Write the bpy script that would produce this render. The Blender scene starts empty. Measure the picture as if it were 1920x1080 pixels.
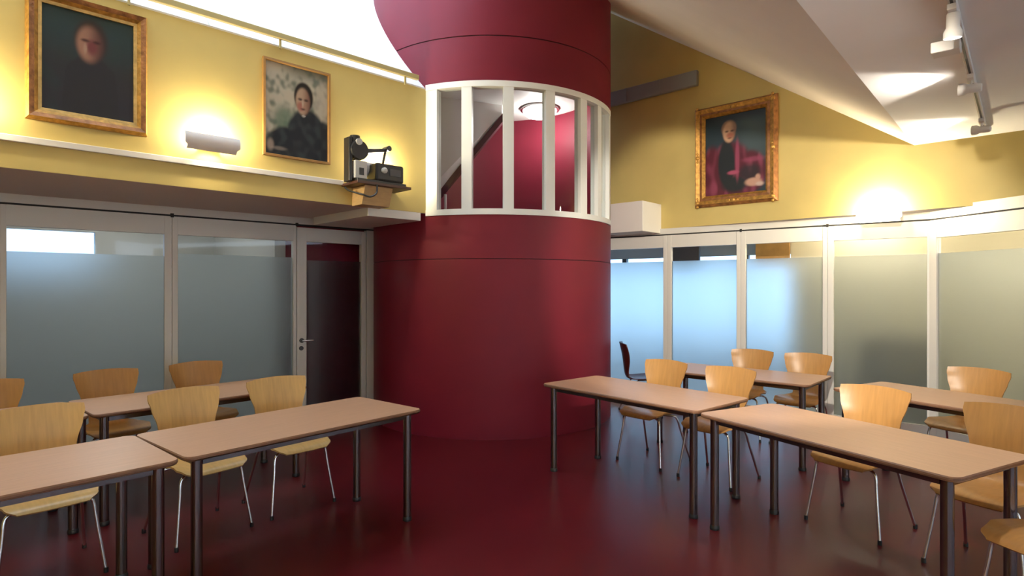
import bpy, bmesh, math, random
from mathutils import Vector, Matrix
random.seed(7)
S = bpy.context.scene
COL = S.collection

# ------------------------------------------------------------------ camera, world, exposure
F, CX, CY, EYE = 1100.0, 960.0, 540.0, 1.55
cam_d = bpy.data.cameras.new('camera'); cam_d.sensor_width = 36.0
cam_d.lens = 36.0 * F / 1920.0; cam_d.clip_start = 0.05; cam_d.clip_end = 200
cam = bpy.data.objects.new('camera', cam_d); COL.objects.link(cam)
cam.location = (0, 0, EYE); cam.rotation_euler = (math.pi / 2, 0, 0)
S.camera = cam
S.view_settings.view_transform = 'Standard'; S.view_settings.look = 'None'
S.view_settings.gamma = 1.0; S.view_settings.use_curve_mapping = False
S.view_settings.exposure = 0.0
S.cycles.use_denoising = True
S.cycles.max_bounces = 10; S.cycles.diffuse_bounces = 5; S.cycles.glossy_bounces = 4
S.cycles.transmission_bounces = 8; S.cycles.transparent_max_bounces = 12
S.cycles.sample_clamp_indirect = 6.0
S.cycles.caustics_reflective = False

SKY = (0.68, 0.83, 1.0)
w = bpy.data.worlds.new('overcast_sky'); S.world = w; w.use_nodes = True
bg = w.node_tree.nodes['Background']; bg.inputs[0].default_value = (*SKY, 1); bg.inputs[1].default_value = 6.0

# ------------------------------------------------------------------ plan of the room (metres; camera at 0,0 looking +Y)
class Fr:
    """frame standing on a plan line: x runs to the right as seen from the room, y away from the room"""
    def __init__(s, p, d):
        l = math.hypot(*d); s.p = p; s.d = (d[0] / l, d[1] / l); s.n = (-s.d[1], s.d[0])
        s.a = math.atan2(s.d[1], s.d[0])
    def P(s, x, y, z=0.0):
        return Vector((s.p[0] + s.d[0] * x + s.n[0] * y, s.p[1] + s.d[1] * x + s.n[1] * y, z))
    def M(s, x=0, y=0, z=0):
        return Matrix.Translation(s.P(x, y, z)) @ Matrix.Rotation(s.a, 4, 'Z')
    def u(s, px, y=0.0):
        """position along the line where the sight line of column px meets the plane at depth y"""
        r = (px - CX) / F; q = s.P(0, y)
        return (r * q.y - q.x) / (s.d[0] - r * s.d[1])
    def z(s, px, py, y=0.0):
        return EYE - (py - CY) / F * s.P(s.u(px, y), y).y

WL = Fr((-0.892, 6.129), (0.7155, 0.6986))       # upper yellow wall, left
GL = Fr((-2.382, 6.47), (1.097, 1.0))            # glazed partition, left
WR = Fr((2.03, 7.70), (2.312, -2.114))           # upper yellow wall, right
GR = Fr((2.03, 7.70), (2.263, -1.684))           # glazed partition, right
KX = 2.822
kc = GR.P(KX, 0)
GK = Fr((kc.x, kc.y), (0.187, -0.886))           # glazed partition turning towards the camera
TC, TR = (-0.243, 7.453), 1.476                  # tower centre and radius
ZSOF, ZHEAD, ZTOP, ZCEIL = 2.33, 2.25, 3.62, 2.98
TIP = Vector((4.05, 5.90, ZCEIL)); CREASE = Vector((0.662, 0.7495, 0)).normalized()
UPS = Vector((-CREASE.y, CREASE.x, 0)); SLOPE = 0.687

# ------------------------------------------------------------------ materials
MATS = {}
def mat(name, col, rough=0.5, metal=0.0, noise=0.0, nscale=8.0, bump=0.0, bscale=60.0, spec=0.5, stretch=None, coat=0.0):
    m = bpy.data.materials.new(name); m.use_nodes = True; nt = m.node_tree; b = nt.nodes['Principled BSDF']
    b.inputs['Base Color'].default_value = (*col, 1); b.inputs['Roughness'].default_value = rough
    b.inputs['Metallic'].default_value = metal; b.inputs['Specular IOR Level'].default_value = spec
    b.inputs['Coat Weight'].default_value = coat
    tc = nt.nodes.new('ShaderNodeTexCoord')
    def noise_node(sc):
        n = nt.nodes.new('ShaderNodeTexNoise'); n.inputs['Scale'].default_value = sc; n.inputs['Detail'].default_value = 4
        if stretch:
            mp = nt.nodes.new('ShaderNodeMapping'); mp.inputs['Scale'].default_value = stretch
            nt.links.new(tc.outputs['Object'], mp.inputs[0]); nt.links.new(mp.outputs[0], n.inputs[0])
        else: nt.links.new(tc.outputs['Object'], n.inputs[0])
        return n
    if noise:
        n = noise_node(nscale); r = nt.nodes.new('ShaderNodeValToRGB')
        r.color_ramp.elements[0].position = 0.3; r.color_ramp.elements[1].position = 0.7
        r.color_ramp.elements[0].color = (*[c * (1 - noise) for c in col], 1)
        r.color_ramp.elements[1].color = (*[min(1, c * (1 + noise)) for c in col], 1)
        nt.links.new(n.outputs['Fac'], r.inputs[0]); nt.links.new(r.outputs[0], b.inputs['Base Color'])
    if bump:
        n = noise_node(bscale); bp = nt.nodes.new('ShaderNodeBump'); bp.inputs['Strength'].default_value = bump
        bp.inputs['Distance'].default_value = 0.01
        nt.links.new(n.outputs['Fac'], bp.inputs['Height']); nt.links.new(bp.outputs[0], b.inputs['Normal'])
    MATS[name] = m; return m
def emit(name, col, strength):
    m = bpy.data.materials.new(name); m.use_nodes = True; nt = m.node_tree; b = nt.nodes['Principled BSDF']
    b.inputs['Base Color'].default_value = (*col, 1); b.inputs['Emission Color'].default_value = (*col, 1)
    b.inputs['Emission Strength'].default_value = strength; MATS[name] = m; return m
def front_only(nt, sock):
    """reflect at the outer face of a thin pane only"""
    g = nt.nodes.new('ShaderNodeNewGeometry'); i = nt.nodes.new('ShaderNodeMath'); i.operation = 'SUBTRACT'; i.inputs[0].default_value = 1.0
    m = nt.nodes.new('ShaderNodeMath'); m.operation = 'MULTIPLY'
    nt.links.new(g.outputs['Backfacing'], i.inputs[1]); nt.links.new(i.outputs[0], m.inputs[0]); nt.links.new(sock, m.inputs[1]); return m.outputs[0]
def glass_clear(name, tint=(1, 1, 1), refl=1.0):
    m = bpy.data.materials.new(name); m.use_nodes = True; nt = m.node_tree; nt.nodes.clear()
    o = nt.nodes.new('ShaderNodeOutputMaterial'); mx = nt.nodes.new('ShaderNodeMixShader')
    t = nt.nodes.new('ShaderNodeBsdfTransparent'); g = nt.nodes.new('ShaderNodeBsdfGlossy'); f = nt.nodes.new('ShaderNodeFresnel')
    t.inputs[0].default_value = (*tint, 1); g.inputs['Roughness'].default_value = 0.03; f.inputs[0].default_value = 1.35
    g.inputs[0].default_value = (refl, refl, refl, 1)
    nt.links.new(front_only(nt, f.outputs[0]), mx.inputs[0]); nt.links.new(t.outputs[0], mx.inputs[1]); nt.links.new(g.outputs[0], mx.inputs[2])
    nt.links.new(mx.outputs[0], o.inputs[0]); MATS[name] = m; return m
def glass_frost(name, col=(0.80, 0.83, 0.83)):
    m = bpy.data.materials.new(name); m.use_nodes = True; nt = m.node_tree; nt.nodes.clear()
    o = nt.nodes.new('ShaderNodeOutputMaterial'); m1 = nt.nodes.new('ShaderNodeMixShader'); m2 = nt.nodes.new('ShaderNodeMixShader')
    r = nt.nodes.new('ShaderNodeBsdfRefraction'); t = nt.nodes.new('ShaderNodeBsdfTranslucent'); g = nt.nodes.new('ShaderNodeBsdfGlossy'); f = nt.nodes.new('ShaderNodeFresnel')
    r.inputs['Color'].default_value = (*col, 1); r.inputs['Roughness'].default_value = 0.62; r.inputs['IOR'].default_value = 1.25
    t.inputs[0].default_value = (*col, 1); g.inputs['Roughness'].default_value = 0.3; f.inputs[0].default_value = 1.3
    m1.inputs[0].default_value = 0.25
    nt.links.new(r.outputs[0], m1.inputs[1]); nt.links.new(t.outputs[0], m1.inputs[2])
    nt.links.new(front_only(nt, f.outputs[0]), m2.inputs[0]); nt.links.new(m1.outputs[0], m2.inputs[1]); nt.links.new(g.outputs[0], m2.inputs[2])
    nt.links.new(m2.outputs[0], o.inputs[0]); MATS[name] = m; return m
def painted(name, rough=0.45):
    m = bpy.data.materials.new(name); m.use_nodes = True; nt = m.node_tree; b = nt.nodes['Principled BSDF']
    a = nt.nodes.new('ShaderNodeVertexColor'); a.layer_name = 'paint'
    nt.links.new(a.outputs[0], b.inputs['Base Color']); b.inputs['Roughness'].default_value = rough
    b.inputs['Specular IOR Level'].default_value = 0.25
    MATS[name] = m; return m

mat('yellow_paint', (0.60, 0.475, 0.17), 0.5, noise=0.05, nscale=2.5, bump=0.03, bscale=180, spec=0.3)
mat('red_paint', (0.172, 0.0105, 0.0265), 0.5, noise=0.06, nscale=2.0, bump=0.02, bscale=120, spec=0.28)
mat('reveal_white', (0.84, 0.84, 0.83), 0.8, noise=0.03, nscale=1.5)
mat('red_dark', (0.09, 0.012, 0.022), 0.6)
mat('seam', (0.035, 0.006, 0.01), 0.8)
mat('floor_red', (0.098, 0.0065, 0.011), 0.30, noise=0.10, nscale=1.2, bump=0.015, bscale=220, spec=0.4)
mat('white_paint', (0.74, 0.72, 0.68), 0.55, noise=0.02, nscale=3)
mat('ceiling_paint', (0.86, 0.86, 0.87), 0.8, noise=0.02, nscale=2)
mat('slope_paint', (0.76, 0.70, 0.63), 0.8, noise=0.02, nscale=2)
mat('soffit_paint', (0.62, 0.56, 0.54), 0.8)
mat('frame_white', (0.66, 0.65, 0.61), 0.4)
mat('tower_white', (0.80, 0.82, 0.79), 0.4)
mat('black_shade_clip', (0.02, 0.02, 0.02), 0.8)  # black for strips standing in for gap shade, and for the clips
mat('black_plastic', (0.018, 0.018, 0.02), 0.4)
mat('dark_grey', (0.07, 0.07, 0.075), 0.45)
mat('chrome', (0.75, 0.74, 0.74), 0.16, metal=1.0)
mat('leg_metal', (0.20, 0.175, 0.18), 0.20, metal=1.0)
mat('laminate', (0.52, 0.31, 0.19), 0.38, noise=0.06, nscale=3.0, stretch=(1.5, 26, 1), spec=0.45)
mat('edge_wood', (0.20, 0.10, 0.055), 0.5, noise=0.12, nscale=6, stretch=(4, 4, 30))
mat('birch', (0.60, 0.375, 0.135), 0.34, noise=0.09, nscale=4.0, stretch=(14, 3, 1.2), spec=0.45)
mat('birch_warm', (0.47, 0.245, 0.078), 0.34, noise=0.09, nscale=4.0, stretch=(14, 3, 1.2), spec=0.45)
mat('dark_red_ply', (0.07, 0.012, 0.010), 0.35, noise=0.1, nscale=5)  # chair shell in dark red
mat('gilt', (0.50, 0.27, 0.06), 0.42, metal=0.55, noise=0.35, nscale=26, bump=0.35, bscale=70)
mat('gilt_light', (0.62, 0.42, 0.15), 0.42, metal=0.45, noise=0.25, nscale=20, bump=0.25, bscale=60)
mat('gilt_dark', (0.30, 0.13, 0.045), 0.45, metal=0.4, noise=0.45, nscale=18, bump=0.5, bscale=50)
mat('wood_strip', (0.34, 0.18, 0.05), 0.5, noise=0.15, nscale=10)
mat('shelf_wood', (0.50, 0.33, 0.15), 0.55, noise=0.08, nscale=6, stretch=(3, 3, 12))
mat('shelf_top', (0.07, 0.025, 0.015), 0.4)
mat('duct_grey', (0.36, 0.40, 0.42), 0.35, metal=0.3)
mat('lamp_shell', (0.80, 0.77, 0.76), 0.5)
mat('beige_wall', (0.56, 0.51, 0.38), 0.7, noise=0.03, nscale=2)
mat('grey_wall', (0.50, 0.52, 0.51), 0.7)
mat('corridor_floor', (0.42, 0.41, 0.42), 0.35)
mat('ground', (0.42, 0.41, 0.39), 0.9)
mat('brass_paint', (0.46, 0.38, 0.16), 0.5)
mat('light_grey', (0.55, 0.55, 0.53), 0.5)
glass_clear('glass'); glass_clear('grey_glass', (0.55, 0.62, 0.68)); glass_clear('blue_glass', (0.68, 0.79, 0.88)); glass_clear('tower_glass', (0.93, 0.95, 0.95))
glass_frost('frosted')
emit('bulb', (1.0, 0.80, 0.45), 60); emit('opal', (1.0, 0.90, 0.68), 9); emit('dome', (1.0, 0.98, 0.95), 7); emit('spot_lens', (1.0, 0.92, 0.8), 40)
emit('corridor_tube', (0.95, 0.98, 1.0), 10)
painted('oil_paint')

# ------------------------------------------------------------------ helpers
def obj(name, bm, m, parent=None, smooth=False, M=None, normals=True):
    me = bpy.data.meshes.new(name)
    if normals: bmesh.ops.recalc_face_normals(bm, faces=bm.faces)
    bm.to_mesh(me); bm.free()
    if m: me.materials.append(MATS[m])
    if smooth:
        for p in me.polygons: p.use_smooth = True
        me.set_sharp_from_angle(angle=math.radians(38))
    o = bpy.data.objects.new(name, me); COL.objects.link(o)
    if M is not None: o.matrix_world = M
    if parent: o.parent = parent
    return o
def empty(name, M=None, parent=None):
    o = bpy.data.objects.new(name, None); COL.objects.link(o); o.empty_display_size = 0.1
    if M is not None: o.matrix_world = M
    if parent: o.parent = parent
    return o
def tag(o, label, cat, group=None):
    o['label'] = label; o['category'] = cat
    if group: o['group'] = group
    return o
def struct(o, label=None, cat=None):
    o['kind'] = 'structure'
    if label: o['label'] = label
    if cat: o['category'] = cat
    return o
def box(bm, x0, x1, y0, y1, z0, z1, bev=0.0):
    r = bmesh.ops.create_cube(bm, size=1.0)
    for v in r['verts']:
        v.co = Vector(((x0 + x1) / 2 + v.co.x * (x1 - x0), (y0 + y1) / 2 + v.co.y * (y1 - y0), (z0 + z1) / 2 + v.co.z * (z1 - z0)))
    if bev:
        es = list({e for v in r['verts'] for e in v.link_edges})
        bmesh.ops.bevel(bm, geom=es, offset=bev, segments=2, affect='EDGES', profile=0.5)
    return bm
def B(*a, **k):
    return box(bmesh.new(), *a, **k)
def prism(bm, pts, z0, z1):
    lo = [bm.verts.new((p[0], p[1], z0)) for p in pts]; hi = [bm.verts.new((p[0], p[1], z1)) for p in pts]
    n = len(pts); bm.faces.new(lo[::-1]); bm.faces.new(hi)
    for i in range(n): bm.faces.new((lo[i], lo[(i + 1) % n], hi[(i + 1) % n], hi[i]))
    return bm
def slab(bm, pts3, dz):
    """thick polygon: pts3 and the same polygon moved by dz"""
    d = Vector(dz); a = [bm.verts.new(p) for p in pts3]; b = [bm.verts.new(Vector(p) + d) for p in pts3]
    n = len(a); bm.faces.new(a); bm.faces.new(b[::-1])
    for i in range(n): bm.faces.new((a[i], b[i], b[(i + 1) % n], a[(i + 1) % n]))
    return bm
def tube(bm, pts, r, seg=10, cap=True):
    pts = [Vector(p) for p in pts]; rings = []
    rs = r if isinstance(r, (list, tuple)) else [r] * len(pts)
    up = None
    for i, p in enumerate(pts):
        t = (pts[min(i + 1, len(pts) - 1)] - pts[max(i - 1, 0)]).normalized()
        if up is None:
            up = Vector((0, 0, 1)) if abs(t.z) < 0.9 else Vector((1, 0, 0))
        a = t.cross(up).normalized(); up = a.cross(t).normalized()
        rings.append([bm.verts.new(p + a * (rs[i] * math.cos(k * 2 * math.pi / seg)) + up * (rs[i] * math.sin(k * 2 * math.pi / seg))) for k in range(seg)])
    for i in range(len(rings) - 1):
        for k in range(seg):
            bm.faces.new((rings[i][k], rings[i][(k + 1) % seg], rings[i + 1][(k + 1) % seg], rings[i + 1][k]))
    if cap: bm.faces.new(rings[0][::-1]); bm.faces.new(rings[-1])
    return bm
def smooth_path(pts, n=6):
    """Catmull-Rom through the points"""
    P = [Vector(p) for p in pts]; out = []
    for i in range(len(P) - 1):
        p0 = P[max(i - 1, 0)]; p1 = P[i]; p2 = P[i + 1]; p3 = P[min(i + 2, len(P) - 1)]
        for k in range(n):
            t = k / n
            out.append(0.5 * ((2 * p1) + (p2 - p0) * t + (2 * p0 - 5 * p1 + 4 * p2 - p3) * t * t + (3 * p1 - p0 - 3 * p2 + p3) * t ** 3))
    out.append(P[-1]); return out
def lathe(bm, prof, seg=32, axis_at=(0, 0)):
    rings = []
    for r, z in prof:
        if r < 1e-6: rings.append([bm.verts.new((axis_at[0], axis_at[1], z))])
        else: rings.append([bm.verts.new((axis_at[0] + r * math.cos(2 * math.pi * k / seg), axis_at[1] + r * math.sin(2 * math.pi * k / seg), z)) for k in range(seg)])
    for a, b in zip(rings, rings[1:]):
        for k in range(seg):
            k2 = (k + 1) % seg
            if len(a) == 1: bm.faces.new((a[0], b[k], b[k2]))
            elif len(b) == 1: bm.faces.new((a[k], a[k2], b[0]))
            else: bm.faces.new((a[k], a[k2], b[k2], b[k]))
    return bm
def arc_wall(bm, r0, r1, a0, a1, z0, z1, n):
    """thick curved wall about the tower axis, angles in radians"""
    vs = []
    for i in range(n + 1):
        a = a0 + (a1 - a0) * i / n; c, s = math.cos(a), math.sin(a)
        vs.append([bm.verts.new((r * c, r * s, z)) for r in (r0, r1) for z in (z0, z1)])
    for p, q in zip(vs, vs[1:]):
        bm.faces.new((p[0], q[0], q[1], p[1])); bm.faces.new((p[2], p[3], q[3], q[2]))
        bm.faces.new((p[1], q[1], q[3], p[3])); bm.faces.new((p[0], p[2], q[2], q[0]))
    if abs(abs(a1 - a0) - 2 * math.pi) > 1e-4:
        for p in (vs[0], vs[-1]): bm.faces.new((p[0], p[1], p[3], p[2]))
    else: bmesh.ops.remove_doubles(bm, verts=bm.verts, dist=1e-5)
    return bm
def light(name, kind, loc, energy, col, parent=None, **k):
    d = bpy.data.lights.new(name, kind); d.energy = energy; d.color = col
    for a, b in k.items(): setattr(d, a, b)
    o = bpy.data.objects.new(name, d); COL.objects.link(o); o.location = loc
    if parent: o.parent = parent
    return o
def portal(name, M, sx, sy):
    d = bpy.data.lights.new(name, 'AREA'); d.shape = 'RECTANGLE'; d.size = sx; d.size_y = sy; d.cycles.is_portal = True
    o = bpy.data.objects.new(name, d); COL.objects.link(o); o.matrix_world = M; return o
def copy_tree(o, parent=None):
    c = o.copy(); COL.objects.link(c); c.parent = parent
    for ch in list(o.children): copy_tree(ch, c)
    return c

# ------------------------------------------------------------------ structure: floor and outside ground
XL = -7.0                                             # far left end of the left wall
RL = WL.P(XL, 0); RLo = WL.P(XL, 3.9)
REAR = Vector((-1.4, -3.2, 0)); ENDK = GK.P(9.2, 0)
fl = [GL.P(-6.4, 3.1), REAR, (ENDK.x + 1.6, ENDK.y - .3, 0), GK.P(-.2, 1.7), GR.P(KX, 3.35), GR.P(-4.2, 3.35), GL.P(1.6, 3.1)]
struct(obj('floor', prism(bmesh.new(), [(p[0], p[1]) for p in fl], -0.05, 0.0), 'floor_red'))
struct(obj('ground', B(-40, 40, -40, 40, -0.3, -0.2), 'ground'))

# ------------------------------------------------------------------ upper yellow walls, soffits, ceilings
MWL = WL.M(); MWR = WR.M(); MGL = GL.M(); MGR = GR.M(); MGK = GK.M()
struct(obj('wall_left', B(XL, 0.04, 0.0, 0.16, ZSOF, ZTOP), 'yellow_paint', M=MWL))
def slope_z(p): return ZCEIL + max(0.0, (Vector((p[0], p[1], 0)) - Vector((TIP.x, TIP.y, 0))).dot(UPS)) * SLOPE
# right wall: top edge follows the ceiling (flat, then rising to the left)
xt = (TIP - Vector((WR.p[0], WR.p[1], 0))).dot(Vector((*WR.d, 0)))
bm = bmesh.new()
prof = [(-3.6, ZSOF), (6.0, ZSOF), (6.0, ZCEIL + .02), (xt, ZCEIL + .02), (-3.6, slope_z(WR.P(-3.6, 0)) + .02)]
a = [bm.verts.new((x, 0.0, z)) for x, z in prof]; b = [bm.verts.new((x, 0.15, z)) for x, z in prof]
bm.faces.new(a); bm.faces.new(b[::-1])
for i in range(5): bm.faces.new((a[i], b[i], b[(i + 1) % 5], a[(i + 1) % 5]))
struct(obj('wall_right', bm, 'yellow_paint', M=MWR))
# flat ceiling over the camera side, bounded by the crease
c0 = TIP + CREASE * 0.05; c1 = TIP - CREASE * 10.5
wend = WR.P(6.0, 0.02, ZCEIL)
flat = [c0, c1, (c1.x + 2.5, c1.y - 3.5, ZCEIL), (9.5, -4, ZCEIL), (wend.x + 1.2, wend.y, ZCEIL), wend]
struct(obj('ceiling', slab(bmesh.new(), [Vector((p[0], p[1], ZCEIL)) for p in flat], (0, 0, .1)), 'ceiling_paint'))
# sloped ceiling rising from the crease
UPW = 3.05
def sp_(t, p): return TIP + CREASE * t + UPS * p + Vector((0, 0, p * SLOPE))
struct(obj('ceiling_slope', slab(bmesh.new(), [sp_(-1.7, 0), sp_(-10.5, 0), sp_(-10.5, UPW), sp_(-1.7, UPW)], (0, 0, .1)), 'slope_paint'))
struct(obj('ceiling_slope', slab(bmesh.new(), [sp_(.02, 0), sp_(-1.7, 0), sp_(-1.7, 5.5), sp_(4.0, 5.5), sp_(4.0, .02)], (0, 0, .1)), 'slope_paint'))
# soffit behind the left wall over the glazed recess
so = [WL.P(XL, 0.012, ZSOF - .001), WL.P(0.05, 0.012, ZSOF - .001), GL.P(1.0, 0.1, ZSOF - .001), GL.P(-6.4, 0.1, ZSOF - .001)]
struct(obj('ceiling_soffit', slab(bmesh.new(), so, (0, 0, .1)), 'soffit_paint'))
# rear of the room, behind the camera
def vwall(name, p, q, z0, z1, m, th=0.12):
    f = Fr((p[0], p[1]), (q[0] - p[0], q[1] - p[1])); L = math.hypot(q[0] - p[0], q[1] - p[1])
    return struct(obj(name, B(0, L, 0, th, z0, z1), m, M=f.M()))
RW0 = Vector((ENDK.x + .6, ENDK.y - .2, 0)); fR = Fr((RW0.x, RW0.y), (REAR.x - RW0.x, REAR.y - RW0.y)); LR = (REAR - RW0).length
rw = empty('wall_rear', fR.M()); struct(rw)
obj('sill_wall', B(0, LR, 0, .12, 0, .35), 'white_paint', rw); obj('head_wall', B(0, LR, 0, .12, 2.8, 3.2), 'white_paint', rw)
nb = 5
for i in range(nb + 1):
    xm = LR * i / nb; obj('pier', B(max(0, xm - .52), min(LR, xm + .52), 0, .12, .35, 2.8), 'white_paint', rw)
for i in range(nb):  # unseen windows, added to throw daylight in from behind
    e = empty('window_%d' % (20 + i), fR.M(LR * i / nb + .52, 0, 0)); struct(e); wv = LR / nb - 1.04
    obj('pane', B(0.04, wv - .04, .055, .063, .39, 2.76), 'glass', e)
    obj('frame_rail', B(0, wv, .03, .09, .35, .39), 'frame_white', e); obj('frame_rail', B(0, wv, .03, .09, 2.76, 2.8), 'frame_white', e)
    obj('stile', B(0, .04, .03, .09, .39, 2.76), 'frame_white', e); obj('stile', B(wv - .04, wv, .03, .09, .39, 2.76), 'frame_white', e)
portal('rear_portal', fR.M(LR / 2, .15, 1.57) @ Matrix.Rotation(-math.pi / 2, 4, 'X'), LR - .3, 2.4)
vwall('wall_rear_side', REAR, GL.P(-6.0, 1.0), 0, 6.0, 'yellow_paint')
# roof slab above the low partition at the far right, reaching back to the yellow wall
struct(obj('ceiling_low', B(.6, 9.0, .035, 1.45, 2.29, 2.33), 'white_paint', M=GK.M()))

# ------------------------------------------------------------------ skylight above the left wall
TX, TY = 1.389, 0.494
def xe(y): return TX - math.sqrt(max(0, TR * TR - (y - TY) ** 2)) + 0.02
SKM, SKY_Y = 1.155, 2.1
sk = empty('wall_reveal', WL.M(0, 0, ZTOP)); struct(sk)
edges = [XL, -5.6, WL.u(150), WL.u(395), WL.u(517)]
NY = 8
for i in range(len(edges)):
    bm = bmesh.new(); last = i == len(edges) - 1; ring = []
    for k in range(NY + 1):
        y = 0.02 + (SKY_Y + .1 - 0.02) * k / NY; x1 = xe(y) if last else edges[i + 1] - .006
        ring.append([bm.verts.new((x, y + t * .05, y * SKM - t * .01)) for x in (edges[i], x1) for t in (0, 1)])
    for p, q in zip(ring, ring[1:]):
        bm.faces.new((p[0], p[2], q[2], q[0])); bm.faces.new((p[1], q[1], q[3], p[3])); bm.faces.new((p[0], q[0], q[1], p[1])); bm.faces.new((p[2], p[3], q[3], q[2]))
    bm.faces.new((ring[0][0], ring[0][1], ring[0][3], ring[0][2])); bm.faces.new((ring[-1][0], ring[-1][2], ring[-1][3], ring[-1][1]))
    obj('panel', bm, 'reveal_white', sk)
obj('sill', B(XL, -0.02, 0.0, 0.16, 0.0, 0.012), 'white_paint', sk)
ts = empty('window_roof', WL.M(0, 0, ZTOP)); struct(ts)
zt = SKY_Y * SKM
for x0, x1 in zip([XL, -5.6, -4.2, -2.8, -1.4], [-5.6, -4.2, -2.8, -1.4, 1.4]):
    obj('pane', B(x0, x1, -1.25, SKY_Y, zt, zt + .01), 'glass', ts)
    obj('glazing_bar', B(x0 - .02, x0 + .02, -1.25, SKY_Y, zt + .01, zt + .06), 'white_paint', ts)
portal('roof_portal', WL.M((XL + 1.4) / 2, 0.42, ZTOP + zt + .1), 8.4, 3.4)

fc = Fr(tuple(TIP - CREASE * 10.4 + UPS * (UPW + .02))[:2], tuple(CREASE)[:2]); zc0 = ZCEIL + UPW * SLOPE + .1
cl = empty('window_added_clerestory', fc.M(0, 0, zc0)); struct(cl)  # unseen upright glazing, added to bring more sky light onto the tower
for i in range(5):
    obj('pane', B(i * 1.72, i * 1.72 + 1.69, 0, .01, 0, ZTOP + zt - zc0), 'glass', cl); obj('glazing_bar', B(i * 1.72 + 1.69, i * 1.72 + 1.72, -.02, .03, 0, ZTOP + zt - zc0), 'white_paint', cl)

# rail running above the left wall, on short posts
rl = empty('wall_rail', WL.M(0, 0, ZTOP))
for xa, xb in ((XL + .1, -3.0), (-3.0, -0.12)):
    obj('rail_bar', B(xa, xb - .004, -0.045, -0.005, 0.062, 0.112, bev=.006), 'brass_paint', rl)
for px in (60, 240, 523, 757):
    u = WL.u(px); obj('post', B(u - .008, u + .008, -0.034, -0.018, -0.02, 0.064), 'brass_paint', rl)
tag(rl, 'long yellow painted rail on short posts along the top of the left wall', 'rail')

# ------------------------------------------------------------------ tower
MT = Matrix.Translation((TC[0], TC[1], 0))
ZW0, ZW1 = 2.30, 3.665
def tang(px):
    """angle about the tower axis where the sight line of column px first meets the drum"""
    r = (px - CX) / F; a_ = 1 + r * r; b_ = -2 * (r * TC[0] + TC[1]); c_ = TC[0] ** 2 + TC[1] ** 2 - TR * TR
    d = max(0.0, b_ * b_ - 4 * a_ * c_); s = (-b_ - math.sqrt(d)) / (2 * a_)
    return math.atan2(s - TC[1], r * s - TC[0])
tw = empty('wall_tower', MT); struct(tw, 'round dark red stair tower with a window band in the corner of the room')
PI2 = 2 * math.pi
obj('drum', arc_wall(bmesh.new(), TR - .08, TR, 0, PI2, 0, 1.845, 96), 'red_paint', tw, True)
obj('drum', arc_wall(bmesh.new(), TR - .08, TR, 0, PI2, 1.853, ZW0, 96), 'red_paint', tw, True)
obj('drum', arc_wall(bmesh.new(), TR - .08, TR, 0, PI2, ZW1, 4.12, 96), 'red_paint', tw, True)
obj('drum', arc_wall(bmesh.new(), TR - .08, TR, 0, PI2, 4.132, 6.3, 96), 'red_paint', tw, True)
obj('joint', arc_wall(bmesh.new(), TR - .07, TR - .008, 0, PI2, 1.84, 1.86, 96), 'seam', tw, True)
obj('joint', arc_wall(bmesh.new(), TR - .07, TR - .008, 0, PI2, 4.11, 4.14, 96), 'seam', tw, True)
A0, A1 = tang(799), tang(1141) + 0.06
obj('rear_wall', arc_wall(bmesh.new(), TR - .08, TR, A1, A0 + PI2, ZW0, ZW1, 72), 'red_paint', tw, True)
obj('stair_floor', lathe(bmesh.new(), [(0, 2.12), (TR - .08, 2.12), (TR - .08, 2.2), (0, 2.2)], 48), 'red_dark', tw)
obj('stair_ceiling', lathe(bmesh.new(), [(0, 4.06), (TR - .08, 4.06), (TR - .08, 4.1), (0, 4.1)], 48), 'white_paint', tw)
# window band
wb = empty('window_tower', MT); struct(wb)
obj('sill_ring', arc_wall(bmesh.new(), TR - .09, TR + .012, A0, A1, ZW0, ZW0 + .06, 48), 'tower_white', wb)
obj('head_ring', arc_wall(bmesh.new(), TR - .09, TR + .012, A0, A1, ZW1 - .06, ZW1, 48), 'tower_white', wb)
posts = [(807, 822), (865, 885), (942, 965), (1020, 1043), (1083, 1104), (1118, 1128)]
ang = []
for pa, pb in posts:
    a, b = tang(pa), tang(pb); c = (a + b) / 2; h = 0.036
    if pa == 807: c = A0 + .045; h = .045
    if pa == 1118: h = 0.03
    ang.append((c - h, c + h))
    obj('mullion', arc_wall(bmesh.new(), TR - .085, TR + .008, c - h, c + h, ZW0 + .055, ZW1 - .055, 3), 'tower_white', wb)
ce = A1 - .03
obj('mullion', arc_wall(bmesh.new(), TR - .085, TR + .008, ce - .03, ce + .03, ZW0 + .055, ZW1 - .055, 3), 'tower_white', wb); ang.append((ce - .03, ce + .03))
for (a0, a1), (b0, b1) in zip(ang, ang[1:]):
    if b0 > a1: obj('pane', arc_wall(bmesh.new(), TR - .045, TR - .038, a1, b0, ZW0 + .06, ZW1 - .06, 6), 'tower_glass', wb, True)
# stair flight inside: white raking underside with a red stringer
st = tw
def ray(px, py, Y):
    return Vector(((px - CX) / F * Y, Y, EYE - (py - CY) / F * Y))
q = [ray(825, 362, 7.9), ray(941, 214, 8.05), ray(941, 60, 8.05), ray(780, 120, 7.6), ray(780, 380, 7.6)]
bm = slab(bmesh.new(), [p - Vector((TC[0], TC[1], 0)) for p in q], (0.02, .06, 0)); obj('raking_underside', bm, 'white_paint', st)
bm = slab(bmesh.new(), [p - Vector((TC[0], TC[1], 0)) for p in (ray(820, 376, 7.86), ray(944, 226, 8.0), ray(944, 211, 8.0), ray(820, 361, 7.86))], (0.01, .09, 0)); obj('stringer', bm, 'red_dark', st)
p0 = ray(835, 0, 7.7) - Vector((TC[0], TC[1], 0))
obj('newel_post', tube(bmesh.new(), [(p0.x, p0.y, 2.2), (p0.x, p0.y, 2.78)], 0.018, 10), 'tower_white', st)
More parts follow.
